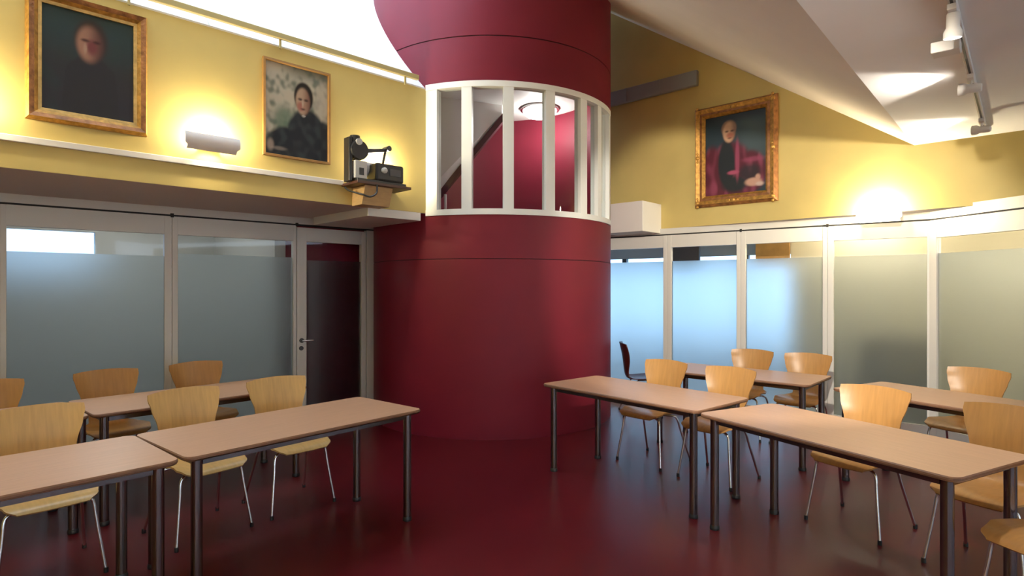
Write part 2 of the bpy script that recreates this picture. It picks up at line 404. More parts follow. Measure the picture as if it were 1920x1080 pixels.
# dome lamp on the tower ceiling
dl = ray(1012, 0, 8.2); dl = Vector((dl.x, dl.y, 4.06))
ld = empty('ceiling_lamp', Matrix.Translation(dl))
obj('base_ring', lathe(bmesh.new(), [(0, 0), (.27, 0), (.27, -.03), (.25, -.035), (0, -.035)], 32), 'chrome', ld, False)
obj('dome_shade', lathe(bmesh.new(), [(.24, -.03), (.23, -.07), (.18, -.11), (.1, -.135), (0, -.14)], 32), 'dome', ld, True)
tag(ld, 'round glowing dome lamp on the ceiling inside the tower', 'lamp')
light('tower_light', 'POINT', (0, -.02, -.3), 34, (1, .97, .93), ld, shadow_soft_size=.15)

# ------------------------------------------------------------------ glazed partitions
STILE = 0.055
def glazing(name, frame, x0, x1, ftop, ptop=2.065, film=1.88, door=False, stile=STILE, lstile=None, rstile=None, label=None):
    ls = stile if lstile is None else lstile; rs_ = stile if rstile is None else rstile
    e = empty(name, frame.M(x0, 0, 0)); struct(e, label); W = x1 - x0
    z0 = 0.0 if not door else 0.008
    obj('stile', B(0, ls, -0.03, 0.03, z0, ftop, bev=.004), 'frame_white', e)
    obj('stile', B(W - rs_, W, -0.03, 0.03, z0, ftop, bev=.004), 'frame_white', e)
    obj('head_rail', B(ls, W - rs_, -0.028, 0.03, ptop, ftop), 'frame_white', e)
    obj('bottom_rail', B(ls, W - rs_, -0.028, 0.03, z0, 0.14), 'frame_white', e)
    obj('clear_pane', B(ls, W - rs_, -0.004, 0.004, film, ptop), 'glass', e)
    obj('frosted_pane', B(ls, W - rs_, -0.004, 0.004, 0.14, film), 'frosted', e)
    return e
# left: x positions from the joints seen in the photograph
j0, j1, j2, j3 = GL.u(-290), GL.u(0), GL.u(321), GL.u(555)
jd = GL.u(694)
ls1 = GL.u(12) - j1; glazing('window_1', GL, j0, j1, ZHEAD - .012)
glazing('window_2', GL, j1, j2, ZHEAD - .012, film=1.855, lstile=ls1, rstile=j2 - GL.u(307))
glazing('window_3', GL, j2 + .002, j3 - .006, ZHEAD - .012, film=1.885, lstile=GL.u(332) - j2, rstile=j3 - GL.u(549))
d = glazing('door_1', GL, j3, jd - .07, ZHEAD - .03, film=1.86, lstile=GL.u(573) - j3, rstile=.06)
obj('jamb', B(jd - .062 - j3, jd + .05 - j3, -.04, .04, 0, ZHEAD - .012), 'frame_white', d)
h = obj('handle', tube(bmesh.new(), smooth_path([(.05, -.03, 0), (.05, -.075, 0), (.065, -.085, 0), (.16, -.085, 0)], 4), .009, 10), 'chrome', d, True); h.location = (0, 0, .97)
obj('rose', lathe(bmesh.new(), [(0, 0), (.026, 0), (.026, .012), (0, .012)], 20), 'dark_grey', h).matrix_parent_inverse = Matrix.Identity(4)
h.children[0].rotation_euler = (math.pi / 2, 0, 0); h.children[0].location = (.05, -.03, 0)
k = obj('lock', lathe(bmesh.new(), [(0, 0), (.024, 0), (.024, .012), (0, .012)], 20), 'dark_grey', d); k.rotation_euler = (math.pi / 2, 0, 0); k.location = (.045, -.03, .885)
k = obj('lock', B(-.03, .03, -.012, 0, -.018, .018), 'dark_grey', d); k.location = (.05, -.03, .44)
# fascia and black strip painting the gap's shade above the left glazing
struct(obj('trim_1', B(j0 - 3.2, jd + .35, -.02, .03, ZHEAD + .006, ZSOF), 'frame_white', M=MGL))
struct(obj('gap_shade_left', B(j0 - 3.2, jd + .05, -.012, .02, ZHEAD - .014, ZHEAD + .008), 'black_shade_clip', M=MGL))
for wn, px in (('window_3', 321), ('door_1', 555)):
    o = bpy.data.objects[wn]; k = obj('joint_clip', B(-.014, .014, -.035, -.012, ZHEAD - .022, ZHEAD + .016), 'black_shade_clip', o)
glazing('window_4', GL, j0 - 1.6, j0, ZHEAD - .012); glazing('window_5', GL, j0 - 3.2, j0 - 1.6, ZHEAD - .012)
# right
def gr(px): return GR.u(px)
g = [-0.95, gr(1252), gr(1390), gr(1552), KX]
glazing('window_6', GR, g[0], g[1], ZHEAD - .012, 2.08, 1.90, rstile=g[1] - gr(1245))
glazing('window_7', GR, g[1] + .001, g[2], ZHEAD - .012, 2.08, 1.90, lstile=gr(1260) - g[1], rstile=g[2] - gr(1382))
glazing('window_8', GR, g[2] + .001, g[3], ZHEAD - .012, 2.08, 1.90, lstile=gr(1399) - g[2], rstile=g[3] - gr(1543))
glazing('window_9', GR, g[3] + .001, g[4] - .004, ZHEAD - .012, 2.075, 1.90, lstile=gr(1564) - g[3], rstile=g[4] - gr(1739))
xs = [0.0, 1.45, 2.9, 4.35, 5.8, 7.25, 8.7]
for i in range(6):
    glazing('window_%d' % (10 + i), GK, xs[i] + .004, xs[i + 1] - .002, ZHEAD - .012, 2.06, 1.90, lstile=.085 if i == 0 else .05)
for wn in ('window_8', 'window_9'):
    obj('joint_clip', B(-.012, .012, -.035, -.012, ZHEAD - .020, ZHEAD + .014), 'black_shade_clip', bpy.data.objects[wn])
struct(obj('trim_3', B(-1.2, KX, -.02, .03, ZHEAD + .006, ZSOF), 'frame_white', M=MGR))
struct(obj('gap_shade_right', B(-1.0, KX, -.012, .02, ZHEAD - .014, ZHEAD + .008), 'black_shade_clip', M=MGR))  # black strip in place of the gap's shade
struct(obj('trim_5', B(0, 8.9, -.02, .03, ZHEAD + .006, 2.36), 'frame_white', M=MGK))
struct(obj('gap_shade_side', B(0, 8.9, -.012, .02, ZHEAD - .014, ZHEAD + .008), 'black_shade_clip', M=MGK))  # strip coloured as gap shade on the turned partition
# small soffit closing the gap between right glazing and the yellow wall in front of it
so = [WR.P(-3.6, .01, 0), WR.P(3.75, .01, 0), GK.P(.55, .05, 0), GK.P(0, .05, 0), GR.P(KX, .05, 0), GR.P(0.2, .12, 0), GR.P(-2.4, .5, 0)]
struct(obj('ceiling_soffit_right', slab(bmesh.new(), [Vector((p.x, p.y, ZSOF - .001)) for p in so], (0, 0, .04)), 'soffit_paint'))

# boxed white ends beside the tower
u0, u1 = WL.u(690), WL.u(789)
struct(obj('trim_7', B(u0, u1, 0.0, 1.15, ZSOF - .085, ZSOF - .001, bev=.004), 'white_paint', M=MWL))
cb = ray(1205, 0, 7.40)
fb = Fr((cb.x, cb.y), WR.d)
struct(obj('trim_8', B(-0.62, 0, 0, 0.62, 2.27, 2.655, bev=.006), 'white_paint', M=fb.M()))

# ------------------------------------------------------------------ spaces behind the glass
# left corridor
vwall('wall_corridor_left', GL.P(-6.4, 2.6), GL.P(-1.2, 2.6), 0, 1.84, 'grey_wall')
vwall('wall_corridor_left_top', GL.P(-6.4, 2.6), GL.P(-1.2, 2.6), 2.25, 2.6, 'grey_wall')
vwall('wall_corridor_left_end', GL.P(-1.2, 2.6), GL.P(1.3, 2.6), 0, 2.6, 'grey_wall')
for i, x in enumerate((-6.4, -4.6, -2.9, -1.5)):
    p, q = GL.P(x, 2.6), GL.P(x + .3, 2.6); vwall('wall_corridor_pier', p, q, 1.84, 2.25, 'grey_wall')
vwall('wall_stair_side', GL.P(0.02, .35), GL.P(1.9, .35), 0, 2.6, 'red_paint')
vwall('wall_stair_return', GL.P(0.0, .30), GL.P(0.0, 2.6), 0, 2.6, 'grey_wall')
for n_, (xa, xb_) in enumerate(((-6.1, -4.6), (-4.3, -2.9), (-2.6, -1.5))):
    e = empty('window_%d' % (40 + n_), GL.M(xa, 2.6, 0)); struct(e); obj('pane', B(0, xb_ - xa, .05, .058, 1.84, 2.25), 'grey_glass', e)
struct(obj('ceiling_corridor_left', B(-6.6, 1.6, -.02, 2.8, 2.6, 2.7), 'white_paint', M=MGL))
vwall('wall_corridor_left_rear', GL.P(-6.3, -.1), GL.P(-6.3, 2.7), 0, 2.7, 'grey_wall')
portal('corridor_left_portal', GL.M(-3.8, 2.78, 1.98) @ Matrix.Rotation(-math.pi / 2, 4, 'X'), 5.0, .55)
lt = obj('corridor_lamp', B(-.35, .35, -.06, .06, -.06, 0), 'corridor_tube', M=GL.M(GL.u(262), 1.3, 2.6))
light('corridor_light', 'POINT', (0, 0, -.2), 13, (1, .97, .88), lt, shadow_soft_size=.15)
tag(lt, 'white corridor ceiling light seen through the clear strip above the frosted left glass', 'lamp')
# right: bright window wall behind the first panes, beige corridor wall behind the others
FY = 3.2
struct(obj('wall_far_sill', B(-4.2, 2.2, FY, FY + .12, 0, .50), 'grey_wall', M=MGR))
struct(obj('wall_far_head', B(-4.2, 2.2, FY, FY + .12, 2.12, 2.7), 'grey_wall', M=MGR))
for x in (-4.2, -2.2, -1.05, 0.1, 1.2):
    struct(obj('wall_far_pier', B(x, x + .09, FY, FY + .1, .50, 2.12), 'dark_grey', M=MGR))
for n_, (xa, xc_) in enumerate(((-4.11, -2.2), (-2.11, -1.05), (-.96, .1), (.19, 1.2))):
    e = empty('window_%d' % (30 + n_), GR.M(xa, FY, 0)); struct(e); wv = xc_ - xa
    obj('pane', B(0, wv, .05, .058, .50, 2.12), 'blue_glass', e); obj('transom', B(0, wv, .03, .08, 1.93, 1.97), 'dark_grey', e)
xb = 1.30
struct(obj('wall_corridor_right', B(xb, 5.5, 1.0, 1.1, 0, 2.7), 'beige_wall', M=MGR))
struct(obj('wall_corridor_return', B(xb, xb + .1, 1.1, FY + .1, 0, 2.7), 'beige_wall', M=MGR))
struct(obj('wall_corridor_end', B(-4.2, -4.1, -.6, FY + .1, 0, 2.7), 'grey_wall', M=MGR))
struct(obj('wall_corridor_side', B(-.1, 2.9, 1.3, 1.4, 0, 2.7), 'beige_wall', M=MGK))
struct(obj('wall_corridor_divider', B(2.8, 2.9, .05, 1.4, 0, 2.3), 'beige_wall', M=MGK))
struct(obj('wall_corridor_sill', B(2.9, 9.0, 1.3, 1.4, 0, .5), 'beige_wall', M=MGK))
struct(obj('wall_corridor_lintel', B(2.9, 9.0, 1.3, 1.4, 2.2, 2.7), 'beige_wall', M=MGK))
for n_ in range(4):  # unseen windows added for cool daylight from the right
    xa = 2.9 + 1.525 * n_; e = empty('window_%d' % (50 + n_), GK.M(xa, 1.3, 0)); struct(e)
    obj('pane', B(.05, 1.475, .045, .053, .5, 2.2), 'glass', e); obj('stile', B(0, .05, .02, .08, .5, 2.2), 'frame_white', e); obj('stile', B(1.475, 1.525, .02, .08, .5, 2.2), 'frame_white', e)
portal('side_portal', GK.M(5.95, 1.45, 1.35) @ Matrix.Rotation(-math.pi / 2, 4, 'X'), 6.1, 1.75)
struct(obj('ceiling_corridor_right', B(-4.2, KX + 1.6, .22, FY + .12, 2.6, 2.7), 'white_paint', M=MGR))
portal('corridor_right_portal', GR.M(-1.4, FY + .15, 1.31) @ Matrix.Rotation(-math.pi / 2, 4, 'X'), 5.4, 1.64)
for fr_, x, y, lab in ((GR, 2.2, .55, 'small round corridor light behind the glass under the right wall'), (GK, 1.0, .7, 'small round corridor light behind the farthest right glass')):
    o = obj('corridor_lamp', lathe(bmesh.new(), [(0, 0), (.14, 0), (.14, -.03), (.1, -.05), (0, -.055)], 24), 'opal', M=fr_.M(x, y, 2.265 if fr_ is GK else 2.6))
    tag(o, lab, 'lamp')
    light('corridor_light', 'POINT', (0, 0, -.15), 42, (1, .9, .68), o, shadow_soft_size=.12)
struct(obj('floor_corridor_right', B(-4.1, KX + .6, .05, FY, 0.0, .004), 'corridor_floor', M=MGR))
struct(obj('floor_corridor_side', B(.05, 9.0, .05, 1.3, 0.0, .0035), 'corridor_floor', M=MGK))
struct(obj('floor_corridor_left', B(-6.2, 0.0, .05, 2.6, 0.0, .004), 'corridor_floor', M=MGL))
# things standing in that corridor, showing as blurred shapes and in the clear strip
def cabinet(frame, x0, x1, y0, y1, h, m, label, cat='cabinet'):
    e = empty('corridor_cabinet', frame.M(x0, y0, .0045)); W = x1 - x0; D = y1 - y0
    obj('body', B(0, W, 0.02, D, .04, h), m, e); obj('plinth', B(.02, W - .02, .05, D - .02, 0, .04), 'black_plastic', e)
    obj('door_panel', B(.006, W / 2 - .004, 0, .02, .06, h - .01), m, e); obj('door_panel', B(W / 2 + .004, W - .006, 0, .02, .06, h - .01), m, e)
    tag(e, label, cat)
cabinet(GR, 2.15, 2.85, .52, .98, 0.98, 'dark_grey', 'dark low cabinet blurred behind the frosted glass beside the corner post')
struct(obj('trim_9', B(-0.50, -0.02, 1.3, 1.36, 1.86, 2.6), 'dark_grey', M=MGR))
struct(obj('trim_10', B(0.88, 1.30, 0.92, 0.98, 1.86, 2.6), 'wood_strip', M=MGR))

# ------------------------------------------------------------------ grey duct on the right wall by the tower
ua, ub = WR.u(1120), WR.u(1310)
dk = empty('wall_duct', WR.M(ua, 0, 4.10)); Wd = ub - ua
obj('duct_body', B(0, Wd, -.06, 0, 0, .19, bev=.005), 'duct_grey', dk)
for i in range(2): obj('seam_strip', B(Wd * (.33 + .33 * i) - .01, Wd * (.33 + .33 * i) + .01, -.064, -.055, 0, .19), 'duct_grey', dk)
tag(dk, 'grey horizontal metal duct high on the shadowed yellow wall beside the tower', 'duct')

# ------------------------------------------------------------------ wall sconces
def sconce(frame, px, z, label, energy=55, shell='lamp_shell', bulb='bulb', half=.20, drop=0.0):
    u = frame.u(px); e = empty('wall_sconce', frame.M(u, 0, z))
    # curved trough: section from the lower wall side out and up to the front rim
    sec = []
    for i in range(9):
        a = math.radians(-58 + 92 * i / 8); sec.append((-0.03 - .10 * math.cos(a), -.010 + .088 * math.sin(a)))
    bm = bmesh.new(); rows = []
    for sx in (-1, 1):
        for t in (0, 1):
            rows.append([bm.verts.new((sx * (half - .02 * (i < 3)), y + t * .006, zz + t * .002)) for i, (y, zz) in enumerate(sec)])
    a, b, c, d2 = rows
    for i in range(8):
        bm.faces.new((a[i], a[i + 1], c[i + 1], c[i])); bm.faces.new((b[i], d2[i], d2[i + 1], b[i + 1]))
        bm.faces.new((a[i], b[i], b[i + 1], a[i + 1])); bm.faces.new((c[i], c[i + 1], d2[i + 1], d2[i]))
    bm.faces.new((a[0], c[0], d2[0], b[0])); bm.faces.new((a[8], b[8], d2[8], c[8]))
    obj('shade', bm, shell, e, True)
    obj('wall_plate', B(-.06, .06, -.02, 0, -.06, .02), 'lamp_shell', e)
    for s in (-1, 1): obj('arm', B(s * .05 - .006, s * .05 + .006, -.115, -.01, -.05, -.042), 'lamp_shell', e)
    obj('tube_lamp', tube(bmesh.new(), [(-.06, -.055, -.02), (.06, -.055, -.02)], .011, 10), bulb, e, True)
    light('sconce_light', 'POINT', (0, -.062, .012), energy, (1.0, .84, .55), e, shadow_soft_size=.03)
    tag(e, label, 'wall lamp', 'wall lamps'); return e
sconce(WL, 391, WL.z(391, 262, -.1), 'lit wall lamp with grey trough shade between the two portraits on the left wall')
sconce(WL, 708, WL.z(708, 316, -.1), 'lit wall lamp with grey trough shade behind the film projector')
sconce(WL, -95, WL.z(-95, 190, -.1), 'lit wall lamp at the left edge, left of the large dark portrait')
sconce(WR, 1652, WR.z(1652, 400, -.1), 'overbright lit wall lamp low on the right wall above the glass partition', energy=95, shell='opal')

# unseen trough lamps added behind the camera to fill the room with warm light
fS = Fr((REAR.x, REAR.y), tuple(GL.P(-6.0, 1.0) - REAR)[:2])
def rear_fill_sconce(frame, x, label):
    o = sconce(frame, 960, 2.25, label, energy=REAR_FILL_W); o.matrix_world = frame.M(x, 0, 2.25)
REAR_FILL_W = 110
for i, x in enumerate((1.6, 3.7, 5.8)): rear_fill_sconce(fS, x, ('first', 'second', 'third')[i] + ' added trough fill lamp on the yellow wall behind the camera')
for i in (1, 2, 3, 4): rear_fill_sconce(fR, LR * i / nb, ('first', 'second', 'third', 'fourth')[i - 1] + ' added trough fill lamp on the white pier between the rear windows')

# ------------------------------------------------------------------ white trunking along the left wall
tk = obj('cable_trunking', B(XL + .6, WL.u(642) + .0, -.026, -.001, WL.z(320, 299, -.02) - .022, WL.z(320, 299, -.02) + .022, bev=.004), 'white_paint', M=MWL)
tag(tk, 'white cable trunking running along the left yellow wall below the portraits', 'trunking')

# ------------------------------------------------------------------ portraits
def sstep(a, b, x):
    t = max(0.0, min(1.0, (x - a) / (b - a))) if a != b else float(x > a); return t * t * (3 - 2 * t)
def ell(u, v, cu, cv, ru, rv, soft=.25):
    return 1 - sstep(1 - soft, 1 + soft, math.hypot((u - cu) / ru, (v - cv) / rv))
def mix(a, b, t): return tuple(x + (y - x) * t for x, y in zip(a, b))
from mathutils import noise as MN
def nz(u, v, s, k=0): return MN.noise(Vector((u * s + k * 7.3, v * s + k * 3.1, k)))
def body(u, v, cu, top, sh, base, slope=2.2):
    """shoulders-and-robe silhouette"""
    d = abs(u - cu); lim = top - max(0, d - .05) * slope * .35 - sstep(sh * .6, sh, d) * 1.2
    return 1 - sstep(lim - .02, lim + .03, v) if d < sh * 1.6 else 0
def paint_dark(u, v):
    c = mix((.030, .031, .036), (.026, .048, .052), sstep(.35, .9, v)); c = mix(c, (.032, .028, .040), .5 * sstep(.55, .1, v))
    c = mix(c, (.022, .045, .045), .4 * sstep(.1, .6, nz(u, v, 4)))
    c = mix(c, (.026, .026, .032), body(u, v, .52, .62, .42, 0))
    c = mix(c, (.040, .028, .026), ell(u, v, .52, .745, .18, .195, .2))
    f = ell(u, v, .51, .705, .145, .175, .25)
    fc = mix((.34, .18, .125), (.10, .045, .042), sstep(.43, .64, u)); fc = mix(fc, (.16, .045, .05), ell(u, v, .53, .68, .06, .07, .5))
    fc = mix(fc, (.42, .27, .19), ell(u, v, .455, .655, .018, .05, .5)); fc = mix(fc, (.05, .02, .02), ell(u, v, .455, .735, .045, .014, .6) + ell(u, v, .58, .735, .04, .014, .6))
    return mix(c, fc, f)
def paint_light(u, v):
    n = nz(u, v, 7) * .6 + nz(u, v, 15, 2) * .5
    c = mix((.46, .42, .33), (.16, .18, .14), sstep(-.15, .45, n)); c = mix(c, (.10, .13, .12), .7 * sstep(.78, 1, v) * sstep(.15, .5, u))
    c = mix(c, (.10, .16, .11), .8 * ell(u, v, .3, .40, .16, .14, .5)); c = mix(c, (.40, .36, .29), .7 * ell(u, v, .9, .6, .12, .25, .5))
    rob = max(ell(u, v, .66, .12, .36, .44, .08), ell(u, v, .35, .06, .36, .26, .1), ell(u, v, .9, .1, .3, .36, .1))
    c = mix(c, mix((.014, .016, .022), (.03, .04, .045), sstep(-.2, .5, nz(u, v, 9, 3))), rob)
    c = mix(c, (.015, .012, .010), ell(u, v, .60, .685, .155, .165, .1))
    f = ell(u, v, .59, .635, .115, .15, .15)
    fc = mix((.42, .29, .20), (.20, .10, .07), sstep(.55, .7, u)); fc = mix(fc, (.33, .13, .10), ell(u, v, .55, .575, .06, .05, .5))
    fc = mix(fc, (.06, .03, .025), ell(u, v, .545, .655, .035, .014, .6) + ell(u, v, .64, .655, .035, .014, .6) + ell(u, v, .59, .55, .035, .009, .6))
    fc = mix(fc, (.45, .34, .25), ell(u, v, .585, .61, .014, .045, .6)); c = mix(c, fc, f)
    c = mix(c, (.40, .38, .34), ell(u, v, .60, .475, .03, .012, .4))
    c = mix(c, (.30, .24, .2), ell(u, v, .08, .1, .05, .06, .5) + .6 * ell(u, v, .22, .07, .1, .02, .5)); return c
def paint_purple(u, v):
    c = mix((.020, .038, .052), (.055, .085, .095), ell(u, v, .8, .62, .3, .28, .8)); c = mix(c, (.012, .018, .03), sstep(.85, 1, v))
    cape = max(ell(u, v, .42, .2, .40, .45, .12), ell(u, v, .12, .12, .22, .5, .12), ell(u, v, .74, .25, .26, .26, .15))
    c = mix(c, mix((.085, .012, .026), (.22, .045, .085), sstep(-.1, .5, nz(u, v * .5, 9, 1))), cape)
    c = mix(c, (.30, .06, .12), .6 * ell(u, v, .8, .40, .16, .03, .6))
    c = mix(c, (.014, .018, .022), max(ell(u, v, .36, .38, .14, .30, .15), ell(u, v, .5, .12, .22, .10, .3), .8 * ell(u, v, .74, .24, .18, .1, .4)))
    c = mix(c, (.26, .05, .10), ell(u, v, .54, .42, .035, .24, .4)); c = mix(c, (.34, .07, .13), ell(u, v, .47, .265, .09, .025, .4))
    c = mix(c, (.25, .15, .10), ell(u, v, .40, .825, .125, .10, .15)); f = ell(u, v, .405, .775, .105, .125, .15)
    fc = mix((.52, .32, .20), (.20, .11, .08), sstep(.40, .52, u)); fc = mix(fc, (.38, .14, .09), ell(u, v, .42, .735, .06, .035, .5))
    fc = mix(fc, (.10, .05, .04), ell(u, v, .365, .79, .03, .012, .6) + ell(u, v, .455, .79, .03, .012, .6) + ell(u, v, .41, .70, .03, .008, .6)); c = mix(c, fc, f)
    c = mix(c, (.50, .30, .22), max(ell(u, v, .80, .12, .13, .05, .3), ell(u, v, .87, .17, .04, .04, .4)))
    c = mix(c, (.55, .42, .36), ell(u, v, .9, .09, .06, .025, .5)); return c
def portrait(frame, px0, px1, z0, z1, prof, mats, paint, label, tilt=0.0, corner=False, nu=60, nv=80):
    """prof: list of (inset, depth) rings from the outer wall edge inwards; mats: one per moulding band"""
    u0, u1 = frame.u(px0, -.03), frame.u(px1, -.03); W, H = u1 - u0, z1 - z0
    e = empty('framed_portrait', frame.M((u0 + u1) / 2, 0, z0)); e.rotation_euler = e.matrix_world.to_euler()
    e.matrix_world = e.matrix_world @ Matrix.Rotation(tilt, 4, 'X')
    for k in range(len(prof) - 1):
        (i0, d0), (i1, d1) = prof[k], prof[k + 1]
        bm = bmesh.new()
        def ring(i, dd): return [bm.verts.new((sx * (W / 2 - i), -dd, (i if sz < 0 else H - i))) for sx, sz in ((-1, -1), (1, -1), (1, 1), (-1, 1))]
        a, b = ring(i0, d0), ring(i1, d1); a2, b2 = ring(i0, 0.001), ring(i1, 0.001)
        for q_ in range(4):
            r_ = (q_ + 1) % 4
            bm.faces.new((a[q_], a[r_], b[r_], b[q_])); bm.faces.new((a2[q_], b2[q_], b2[r_], a2[r_]))
            bm.faces.new((a[q_], a2[q_], a2[r_], a[r_])); bm.faces.new((b[q_], b[r_], b2[r_], b2[q_]))
        obj('frame_moulding', bm, mats[k], e)
    iw, dd = prof[-1]; w2, hh = W - 2 * iw + .004, H - 2 * iw + .004
    bm = bmesh.new(); lay = bm.loops.layers.color.new('paint'); vs = []
    for j in range(nv + 1):
        vs.append([bm.verts.new((-w2 / 2 + w2 * i / nu, -dd * .5, iw - .002 + hh * j / nv)) for i in range(nu + 1)])
    bm.verts.index_update()
    for j in range(nv):
        for i in range(nu):
            f_ = bm.faces.new((vs[j][i], vs[j][i + 1], vs[j + 1][i + 1], vs[j + 1][i]))
            for lp in f_.loops:
                u = (lp.vert.co.x + w2 / 2) / w2; v = (lp.vert.co.z - iw) / hh
                c = paint(u, v); lp[lay] = tuple((12.92 * max(0, x) if x < .0031308 else 1.055 * max(0, min(1, x)) ** (1 / 2.4) - .055) for x in c) + (1,)
    obj('canvas', bm, 'oil_paint', e, normals=False)
    if corner:
        for sx in (-1, 0, 1):
            for zz in (.055, H / 2, H - .055):
                if sx == 0 and abs(zz - H / 2) < .01: continue
                for dx, dz in ((0, 0), (.05 * (sx == 0), .05 * (sx != 0)), (-.05 * (sx == 0), -.05 * (sx != 0))):
                    bm = bmesh.new(); bmesh.ops.create_icosphere(bm, subdivisions=2, radius=.03 if dx == dz == 0 else .02)
                    for v_ in bm.verts: v_.co.y *= .55
                    o = obj('carved_ornament', bm, 'gilt', e, True); o.location = (sx * (W / 2 - .045) + dx, -.062, zz + dz)
    tag(e, label, 'painting'); return e
P1 = [(0, .03), (.016, .07), (.045, .055), (.066, .035), (.086, .03)]
portrait(WL, 47, 276, WL.z(160, 238, -.03), WL.z(276, 34, -.03), P1, ['gilt', 'gilt_dark', 'gilt', 'gilt_light'], paint_dark,
         'large dark portrait of a figure in black in a broad gilt frame', nu=64, nv=80)
portrait(WL, 494, 620, WL.z(494, 289, -.03), WL.z(494, 104, -.03), [(0, .03), (.018, .032), (.022, .02)], ['wood_strip', 'wood_strip'], paint_light,
         'portrait of a seated figure in black before a pale mottled background, thin wooden frame', nu=64, nv=88)
portrait(WR, 1303, 1458, 2.555, 3.79, [(0, .03), (.03, .075), (.075, .055), (.105, .06), (.135, .025)], ['gilt_dark', 'gilt', 'gilt_dark', 'gilt'], paint_purple,
         'portrait of a seated figure in purple robes in an ornate carved gilt frame', corner=True, nu=64, nv=88)

# ------------------------------------------------------------------ projector on its shelf
ys = -.17
us0, us1 = WL.u(652, -.12), WL.u(741, -.02); zs = WL.z(690, 347, -.12)
sh = empty('projector_shelf', WL.M((us0 + us1) / 2, 0, zs)); hw = (us1 - us0) / 2
obj('board', B(-hw, hw, -.30, 0, -.025, 0, bev=.003), 'shelf_top', sh)
bm = bmesh.new(); pr = [(0, -.025), (-.24, -.025), (-.18, -.195), (0, -.195)]
a = [bm.verts.new((-hw + .11, y, z)) for y, z in pr]; b = [bm.verts.new((hw - .17, y, z)) for y, z in pr]
bm.faces.new(a); bm.faces.new(b[::-1])
for i in range(4): bm.faces.new((a[i], b[i], b[(i + 1) % 4], a[(i + 1) % 4]))
obj('bracket_box', bm, 'shelf_wood', sh)
tag(sh, 'small wooden wall shelf with boxed bracket carrying the film projector', 'shelf')
pj = empty('film_projector', WL.M((us0 + us1) / 2, -.16, zs))
obj('base', B(-hw + .02, hw - .03, -.10, .10, 0, .03, bev=.006), 'black_plastic', pj)
x0 = -hw + .02
obj('lamp_house', B(x0 + .20, hw - .05, -.09, .09, .03, .20, bev=.02), 'black_plastic', pj)
obj('vent_panel', B(hw - .21, hw - .09, -.095, -.085, .09, .155), 'dark_grey', pj)
kn = obj('focus_knob', lathe(bmesh.new(), [(0, 0), (.028, 0), (.028, .02), (.012, .03), (0, .03)], 18), 'light_grey', pj); kn.rotation_euler = (math.pi / 2, 0, 0); kn.location = (x0 + .28, -.09, .13)
obj('column', B(x0 - .055, x0 - .02, -.05, .05, 0, .40, bev=.006), 'black_plastic', pj)
obj('white_panel', B(x0 - .01, x0 + .11, -.08, .02, .03, .19, bev=.004), 'light_grey', pj)
obj('gate_window', B(x0 + .03, x0 + .075, -.085, -.078, .06, .125), 'black_plastic', pj)
rd = obj('reel_housing', lathe(bmesh.new(), [(0, -.05), (.085, -.05), (.09, -.03), (.09, .03), (.085, .05), (0, .05)], 28), 'black_plastic', pj, False); rd.rotation_euler = (math.pi / 2, 0, 0); rd.location = (x0 + .045, -.02, .29)
hb = obj('hub', lathe(bmesh.new(), [(0, -.01), (.03, -.01), (.03, .01), (0, .01)], 20), 'light_grey', pj); hb.rotation_euler = (math.pi / 2, 0, 0); hb.location = (x0 + .03, -.075, .36)
obj('knob_cap', tube(bmesh.new(), [(x0 + .02, -.02, .36), (x0 + .02, -.02, .42)], .045, 16), 'black_plastic', pj)
am = obj('reel_arm', tube(bmesh.new(), [(x0 + .08, -.02, .29), (x0 + .22, -.02, .315), (x0 + .36, -.02, .345)], [.026, .02, .016], 10), 'black_plastic', pj, True)
obj('arm_spindle', tube(bmesh.new(), [(x0 + .36, -.06, .355), (x0 + .36, .03, .355)], .026, 14), 'dark_grey', am)
obj('film_guide', tube(bmesh.new(), [(x0 + .34, -.02, .33), (x0 + .31, -.02, .20)], .012, 8), 'dark_grey', pj)
tag(pj, 'black film projector with raised reel arm standing on the wall shelf', 'projector')
xc = -hw
cbm = tube(bmesh.new(), smooth_path([(xc + .0, -.07, -.04), (xc + .01, -.14, -.08), (xc + .06, -.27, -.12), (xc + .12, -.312, -.14), (xc + .18, -.316, -.10), (xc + .19, -.312, -.02)], 6), .008, 8)
obj('power_cable', cbm, 'black_plastic', sh, True)

